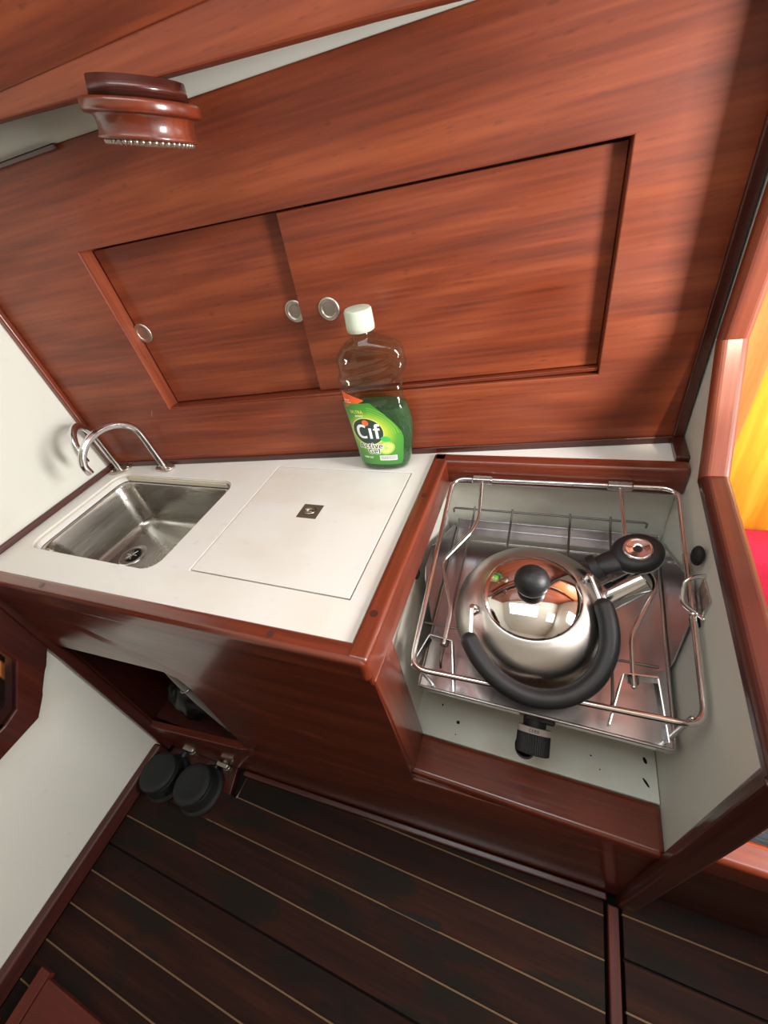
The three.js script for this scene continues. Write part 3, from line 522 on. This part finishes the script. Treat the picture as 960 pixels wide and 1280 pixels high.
// ------------------------------------------------------------------ washing-up liquid bottle
{
  const t = thing('soap_bottle', 'half empty clear bottle of green washing-up liquid with printed label', 'bottle', [-0.281, H + 0.0006, -0.5475]); t.rotation.set(0, 0.10, -0.042);
  // [height, half width, sideways shift, half depth]
  const rows = [[0, 0.034, 0.002, 0.017], [0.002, 0.040, 0.002, 0.021], [0.008, 0.043, 0.003, 0.0245], [0.021, 0.0465, 0.004, 0.026], [0.045, 0.0495, 0.005, 0.027], [0.068, 0.0525, 0.006, 0.0275], [0.091, 0.0532, 0.005, 0.0270], [0.114, 0.0518, 0.001, 0.0255], [0.128, 0.0498, -0.002, 0.024], [0.142, 0.0492, -0.0015, 0.024], [0.161, 0.0505, 0.001, 0.025], [0.180, 0.0530, 0.005, 0.026], [0.196, 0.0515, 0.007, 0.0255], [0.208, 0.044, 0.008, 0.024], [0.216, 0.032, 0.006, 0.020], [0.221, 0.019, 0.003, 0.0155], [0.225, 0.0145, 0.001, 0.0145], [0.232, 0.0140, 0, 0.0140]];
  const cv = k => new THREE.CatmullRomCurve3(rows.map(r => V(r[0], r[k], 0)));
  const cW = cv(1), cS = cv(2), cD = cv(3);
  const at = h => { // evaluate by height
    let lo = 0, hi = 1; for (let i = 0; i < 30; i++) { const m = (lo + hi) / 2; if (cW.getPoint(m).x < h) lo = m; else hi = m; } return [cW.getPoint(lo).y, cS.getPoint(lo).y, cD.getPoint(lo).y];
  };
  const ring = (h, a, inset = 0) => { const [w, s, d] = at(h), e = 0.80; const c = Math.cos(a), q = Math.sin(a); let dent = 0; if (h > 0.118 && h < 0.205) dent = 0.0022 * Math.sin((h * 260) + a * 3 + 1.5 * Math.sin(a * 2 + h * 90)) * Math.sin((h - 0.118) / 0.087 * Math.PI); return V(s + Math.sign(c) * Math.abs(c) ** e * (w - inset + dent), h, Math.sign(q) * Math.abs(q) ** e * (d - inset + dent)); };
  const loft = (h0, h1, n, inset, capTop, capBottom) => {
    const pos = [], idx = [], A = 56; for (let j = 0; j <= n; j++) for (let i = 0; i < A; i++) { const p = ring(h0 + (h1 - h0) * j / n, i / A * 2 * Math.PI, inset); pos.push(p.x, p.y, p.z); }
    for (let j = 0; j < n; j++) for (let i = 0; i < A; i++) { const a = j * A + i, b = j * A + (i + 1) % A; idx.push(a, a + A, b, b, a + A, b + A); }
    if (capBottom) { const c = pos.length / 3; pos.push(at(h0)[1], h0, 0); for (let i = 0; i < A; i++) idx.push(i, (i + 1) % A, c); }
    if (capTop) { const c = pos.length / 3, o = n * A; pos.push(at(h1)[1], h1, 0); for (let i = 0; i < A; i++) idx.push(o + (i + 1) % A, o + i, c); }
    const g = new THREE.BufferGeometry(); g.setAttribute('position', new THREE.Float32BufferAttribute(pos, 3)); g.setIndex(idx); g.computeVertexNormals(); return g;
  };
  const clear = new THREE.MeshPhysicalMaterial({ color: 0xe9efe6, roughness: 0.06, transmission: 1, thickness: 0, ior: 1.4 });
  const soap = new THREE.MeshPhysicalMaterial({ color: new THREE.Color().setRGB(0.30, 0.62, 0.30), roughness: 0.15, transmission: 0.85, thickness: 0.02, ior: 1.33, attenuationColor: new THREE.Color().setRGB(0.05, 0.24, 0.08), attenuationDistance: 0.012 });
  mesh('shell', loft(0.0005, 0.2315, 90, 0, false, true), clear, t, 'clear dented plastic shell');
  mesh('liquid', loft(0.0022, 0.116, 44, 0.0014, true, true), soap, t, 'green washing-up liquid');
  // printed label wrapped on the front
  const W = 768, Hc = 1024, c = document.createElement('canvas'); c.width = W; c.height = Hc; const x = c.getContext('2d');
  const gr = x.createRadialGradient(300, 420, 60, 340, 520, 640); gr.addColorStop(0, '#e9ee3c'); gr.addColorStop(0.28, '#b6cf2c'); gr.addColorStop(0.5, '#4f9a34'); gr.addColorStop(1, '#2c7a30'); x.fillStyle = gr; x.fillRect(0, 0, W, Hc);
  x.strokeStyle = '#8fbf4a'; x.lineWidth = 7; for (let i = 0; i < 5; i++) { x.beginPath(); x.arc(250, 520, 330 + i * 34, -1.35, -0.1); x.stroke(); }
  x.beginPath(); x.arc(272, 440, 226, 0, 7); x.fillStyle = '#d9e27a'; x.fill(); x.beginPath(); x.arc(272, 440, 211, 0, 7); x.fillStyle = '#1d3a34'; x.fill();
  x.fillStyle = '#ffffff'; x.font = 'bold 316px sans-serif'; x.textAlign = 'center'; x.save(); x.translate(272, 552); x.transform(0.84, 0, 0, 1, 0, 0); x.fillText('C\u0131f', 0, 0); x.restore();
  x.beginPath(); x.arc(266, 296, 46, 0, 7); x.fillStyle = '#f26a2a'; x.fill();
  x.fillStyle = '#35c257'; x.beginPath(); x.ellipse(500, 560, 70, 44, 0.2, 0, 7); x.fill();
  x.fillStyle = '#a7cf4a'; x.beginPath(); x.ellipse(500, 720, 128, 108, -0.6, 0, 7); x.fill(); x.fillStyle = '#d6e983'; x.beginPath(); x.ellipse(496, 714, 106, 88, -0.6, 0, 7); x.fill();
  x.strokeStyle = '#a7cf4a'; x.lineWidth = 5; for (let i = 0; i < 8; i++) { x.beginPath(); x.moveTo(496, 714); x.lineTo(496 + 96 * Math.cos(i * 0.785), 714 + 82 * Math.sin(i * 0.785)); x.stroke(); }
  x.font = 'bold 118px sans-serif'; x.lineJoin = 'round'; x.lineWidth = 16; x.strokeStyle = '#ffffff'; x.fillStyle = '#26362c';
  for (const [s, a, b] of [['Active', 275, 722], ['Gel', 310, 815]]) { x.strokeText(s, a, b); x.fillText(s, a, b); }
  x.fillStyle = '#eef3e6'; x.font = 'bold 46px sans-serif'; x.fillText('500 ml', 200, 905); x.fillStyle = '#f4f4f0'; x.fillRect(380, 850, 270, 92); x.fillStyle = '#55585a'; for (let i = 0; i < 26; i++) x.fillRect(394 + i * 9.4, 862, [3, 5, 2, 6][i % 4], 66);
  x.fillStyle = '#e8d65c'; x.font = 'bold 60px sans-serif'; x.fillText('ULTRA', 190, 150); x.fillStyle = '#f4f4e8'; x.font = 'bold 40px sans-serif'; x.fillText('power', 215, 200);
  const lt = new THREE.CanvasTexture(c); lt.colorSpace = THREE.SRGBColorSpace;
  const lab = (L, Rr, h0, h1, n, m) => { // left and right edges as functions of v, patch on the front surface
    const pos = [], uv = [], idx = [];
    for (let j = 0; j <= n; j++) { const v = j / n, h = h0 + (h1 - h0) * v, l = L(v), r = Rr(v); for (let i = 0; i <= m; i++) { const xx = l + (r - l) * i / m; const [w, s, d] = at(h), cc = Math.max(-0.999, Math.min(0.999, xx * 0.97)); const ca = Math.abs(cc) ** (1 / 0.8), sa = Math.sqrt(1 - ca * ca) ** 0.8; pos.push(s + cc * (w + 0.0006), h, sa * (d + 0.0006) + 0.0003); uv.push((xx + 0.95) / 1.8, v); } }
    for (let j = 0; j < n; j++) for (let i = 0; i < m; i++) { const a = j * (m + 1) + i; idx.push(a, a + 1, a + m + 1, a + 1, a + m + 2, a + m + 1); }
    const g = new THREE.BufferGeometry(); g.setAttribute('position', new THREE.Float32BufferAttribute(pos, 3)); g.setAttribute('uv', new THREE.Float32BufferAttribute(uv, 2)); g.setIndex(idx); g.computeVertexNormals(); return g;
  };
  mesh('label', lab(v => -0.93 + 0.05 * (1 - v) + 0.02 * v, v => v < 0.12 ? 0.74 + 0.04 * Math.sqrt(v / 0.12) : 0.78 - 1.15 * Math.max(0, v - 0.42) ** 1.75 / 0.6, 0.016, 0.129, 40, 28), new THREE.MeshPhysicalMaterial({ map: lt, roughness: 0.35, clearcoat: 0.4, side: THREE.DoubleSide }), t, 'printed green label with white lettering');
  const fl = document.createElement('canvas'); fl.width = 256; fl.height = 256; const y = fl.getContext('2d'); y.fillStyle = '#f0602a'; y.fillRect(0, 0, 256, 256); y.fillStyle = '#ffe9da'; y.font = 'bold 30px sans-serif'; y.fillText('NEW', 30, 150); y.fillText('ULTRA', 22, 190);
  const ft = new THREE.CanvasTexture(fl); ft.colorSpace = THREE.SRGBColorSpace;
  const fg = lab(v => -0.80 - 0.10 * v, v => -0.10 - 0.80 * Math.max(0, (v - 0.45) / 0.55) - 0.62 * Math.max(0, (0.45 - v) / 0.45), 0.122, 0.148, 12, 10); const fu = fg.attributes.uv; for (let i = 0; i < fu.count; i++) fu.setX(i, fu.getX(i) * 2.2);
  mesh('label_flash', fg, new THREE.MeshStandardMaterial({ map: ft, roughness: 0.4, side: THREE.DoubleSide }), t, 'orange corner flash');
  const cap = mesh('cap', lathe([[0.0150, 0.2300], [0.0196, 0.2305], [0.0203, 0.2370], [0.0195, 0.2382], [0.0201, 0.2395], [0.0193, 0.2570], [0.0175, 0.2590], [0, 0.2596]], 40), new THREE.MeshPhysicalMaterial({ color: 0xdbe6d2, roughness: 0.4, transmission: 0.25, thickness: 0 }), t, 'pale translucent flip cap');
}

// ------------------------------------------------------------------ turned wooden lamp under the deck edge
{
  const t = thing('deck_lamp', 'round turned wooden lamp under the white strip at the cabin side', 'lamp', [-0.420, H + 0.504, -0.474]);
  t.quaternion.setFromUnitVectors(V(0, -1, 0), V(-0.207, -0.916, 0.08).normalize()); t.scale.setScalar(0.83);
  mesh('mounting_block', lathe([[0, 0.008], [0.054, 0.008], [0.056, -0.012], [0, -0.012]].reverse(), 40), M.darkwood, t);
  mesh('flange', wuv(lathe([[0.050, -0.010], [0.066, -0.011], [0.0685, -0.014], [0.0685, -0.021], [0.066, -0.024], [0.050, -0.0245]].reverse(), 64)), M.rail, t);
  mesh('drum', wuv(lathe([[0.0595, -0.0245], [0.0565, -0.028], [0.0555, -0.036], [0.057, -0.043], [0.059, -0.0455], [0.056, -0.047], [0.046, -0.047]].reverse(), 64)), M.rail, t);
  const glass = mesh('lens', lathe([[0, -0.052], [0.02, -0.0515], [0.036, -0.050], [0.046, -0.0465]], 48), new THREE.MeshPhysicalMaterial({ color: 0xd8d8d0, roughness: 0.3, transmission: 0.5, thickness: 0 }), t, 'frosted lens');
  for (let i = 0; i < 44; i++) { const a = i / 44 * 2 * Math.PI; mesh('bead', new THREE.SphereGeometry(0.0032, 8, 6).translate(0.050 * Math.cos(a), -0.0485, 0.050 * Math.sin(a)), M.pull, t); }
}
// ------------------------------------------------------------------ foot pumps and fittings in the corner
function pump(label, x, z) {
  const t = thing('foot_pump', label, 'foot pump', [x, -0.007, z], 'foot pumps in the corner');
  mesh('base', lathe([[0, 0], [0.056, 0], [0.058, 0.004], [0.054, 0.010], [0.046, 0.012]], 40), M.rubber, t);
  mesh('bellows', lathe([[0.046, 0.012], [0.050, 0.017], [0.043, 0.022], [0.049, 0.028], [0.042, 0.033], [0.047, 0.039], [0.040, 0.044]], 40), M.rubber, t);
  mesh('tread', lathe([[0.040, 0.044], [0.046, 0.047], [0.047, 0.053], [0.043, 0.057], [0.032, 0.0585], [0.028, 0.055], [0, 0.054]], 40), M.rubber, t, 'dished black rubber tread');
  mesh('hose_barb', new THREE.CylinderGeometry(0.007, 0.008, 0.012, 14).rotateX(Math.PI / 2).translate(0.01, 0.012, -0.058), M.black, t);
}
pump('black rubber foot pump touching the white bulkhead', -0.872, -0.066);
pump('black rubber foot pump beside the curved floor edge', -0.760, -0.072);
for (const [x, z, l] of [[-0.835, -0.138, 'small brass hose fitting behind the foot pump by the bulkhead'], [-0.715, -0.134, 'small brass hose fitting beside the curved floor edge']]) {
  const t = thing('hose_fitting', l, 'fitting', [x, 0.0, z]);
  mesh('elbow', tube([[0, -0.006, 0], [0, 0.03, 0], [0.0, 0.036, -0.03]], 0.007, { corner: 0.012 }), M.brass, t);
  mesh('wing', box(0.034, 0.006, 0.010, 0.002, 0, 0.036, 0.002), M.pull, t);
  mesh('clip', new THREE.TorusGeometry(0.008, 0.0018, 8, 20).rotateX(Math.PI / 2).translate(0, 0.014, 0), M.steel, t);
}
// things stowed inside the open cabinet corner
{
  const hs = thing('water_hose', 'pale plastic hose rising inside the open cabinet corner', 'hose', [0, H, 0]);
  mesh('pipe', tube([[-0.70, -0.584, -0.20], [-0.695, -0.40, -0.195], [-0.700, -0.26, -0.20], [-0.72, -0.15, -0.26]], 0.009, { corner: 0.05 }), M.grey, hs);
  mesh('hose_clip', new THREE.TorusGeometry(0.0105, 0.002, 8, 20).rotateX(Math.PI / 2).translate(-0.6965, -0.36, -0.196), M.steel, hs);
  const bag = new THREE.SphereGeometry(1, 40, 24), p = bag.attributes.position, nn = noise2(5);
  for (let i = 0; i < p.count; i++) { const v = V(p.getX(i), p.getY(i), p.getZ(i)), k = 0.62 + 0.62 * fbm(nn, (v.x + 1) / 4, (v.y + v.z + 2) / 6, 17, 19, 3); p.setXYZ(i, v.x * 0.085 * k, Math.max(-0.055, v.y * 0.075 * k), v.z * 0.065 * k); } bag.computeVertexNormals();
  const b = mesh(numbered('bin_bag'), bag, new THREE.MeshStandardMaterial({ color: 0x0d0f10, roughness: 0.35 })); b.position.set(-0.80, H - 0.5295, -0.245); b.userData = { label: 'crumpled black plastic bag inside the open cabinet corner', category: 'bag' }; scene.add(b);
}
// seen through the passage opening: a varnished post and a dark bag
{
  const p = mesh(numbered('cabin_post'), wuv(box(0.03, 0.7, 0.022, 0.004), 'y'), M.honey); p.position.set(-0.995, H - 0.06, -0.082); p.userData = { label: 'pale varnished post beyond the passage opening', category: 'post' }; scene.add(p);
  const bag = new THREE.SphereGeometry(1, 36, 20), q = bag.attributes.position, nn = noise2(9);
  for (let i = 0; i < q.count; i++) { const v = V(q.getX(i), q.getY(i), q.getZ(i)), k = 0.9 + 0.2 * fbm(nn, (v.x + 1) / 4, (v.y + v.z + 2) / 6, 5, 5, 3); q.setXYZ(i, v.x * 0.14 * k, v.y * 0.16 * k, v.z * 0.16 * k); } bag.computeVertexNormals();
  const b = mesh(numbered('kit_bag'), bag, M.slate); b.position.set(-1.17, H - 0.225, 0.09); b.userData = { label: 'dark slate cloth bag beyond the passage opening', category: 'bag' }; scene.add(b);
  const bk = mesh(numbered('berth_base'), wuv(boxC(-1.85, -0.965, 0, 0.30, -0.5, 0.9)), M.darkwood); bk.userData = { label: 'dark wooden berth beyond the passage opening', category: 'berth' }; scene.add(bk);
}
// loose board on the sole at the bottom left
{
  const t = thing('loose_board', 'brown board lying on the sole by the skirting of the white bulkhead', 'board', [0, 0.001, 0]);
  mesh('plank', wuv(boxC(-0.872, -0.845, 0, 0.018, 0.285, 0.60, 0.002), 'z'), M.brown, t);
  mesh('plank', wuv(boxC(-0.843, -0.56, 0, 0.016, 0.292, 0.60, 0.002)), M.brown, t);
}
// ------------------------------------------------------------------ saloon beyond the half bulkhead
{
  const t = thing('locker_panel', 'yellow varnished plywood locker panel beyond the half bulkhead', 'panel', [0, H, 0]);
  mesh('board', wuv(boxC(0.20, 0.765, -0.69, 0.205, -0.70, -0.68, 0.001), 'y'), M.yellow, t);
  mesh('batten', wuv(boxC(0.205, 0.252, -0.30, 0.205, -0.68, -0.672, 0.002), 'y'), M.honey, t);
  mesh('upper_board', wuv(boxC(0.20, 0.765, 0.211, 0.55, -0.70, -0.676, 0.001)), M.honey, t);
  const s = thing('settee', 'varnished settee base beyond the half bulkhead', 'settee', [0, 0, 0]);
  mesh('front_panel', wuv(boxC(0.202, 0.765, 0, H - 0.36, -0.215, -0.20)), M.darkwood, s);
  mesh('front_rail', wuv(boxC(0.202, 0.765, H - 0.365, H - 0.30, -0.220, -0.185, 0.008)), M.rail, s, 'lighter varnished front rail');
  mesh('seat_board', wuv(boxC(0.202, 0.765, H - 0.375, H - 0.36, -0.67, -0.21)), M.darkwood, s);
  const cu = (name, label, g, m) => { const o = mesh(numbered(name), g, m); o.userData = { label, category: 'cushion' }; scene.add(o); return o; };
  const back = new RoundedBoxGeometry(0.55, 0.185, 0.085, 6, 0.035).rotateX(-0.22); const bo = cu('back_cushion', 'red cloth back cushion on the settee', back, M.red); bo.position.set(0.485, H - 0.262, -0.608);
  const seat = new RoundedBoxGeometry(0.55, 0.070, 0.28, 5, 0.03); const so = cu('seat_cushion', 'red cloth seat cushion on the settee', seat, M.red); so.position.set(0.485, H - 0.3245, -0.405);
  const cl = new RoundedBoxGeometry(0.5, 0.04, 0.030, 4, 0.012); const c = mesh(numbered('folded_cloth'), cl, M.slate); c.position.set(0.49, H - 0.339, -0.2365); c.userData = { label: 'dark folded cloth along the settee edge', category: 'cloth' }; scene.add(c);
}
renderer.render(scene, camera);
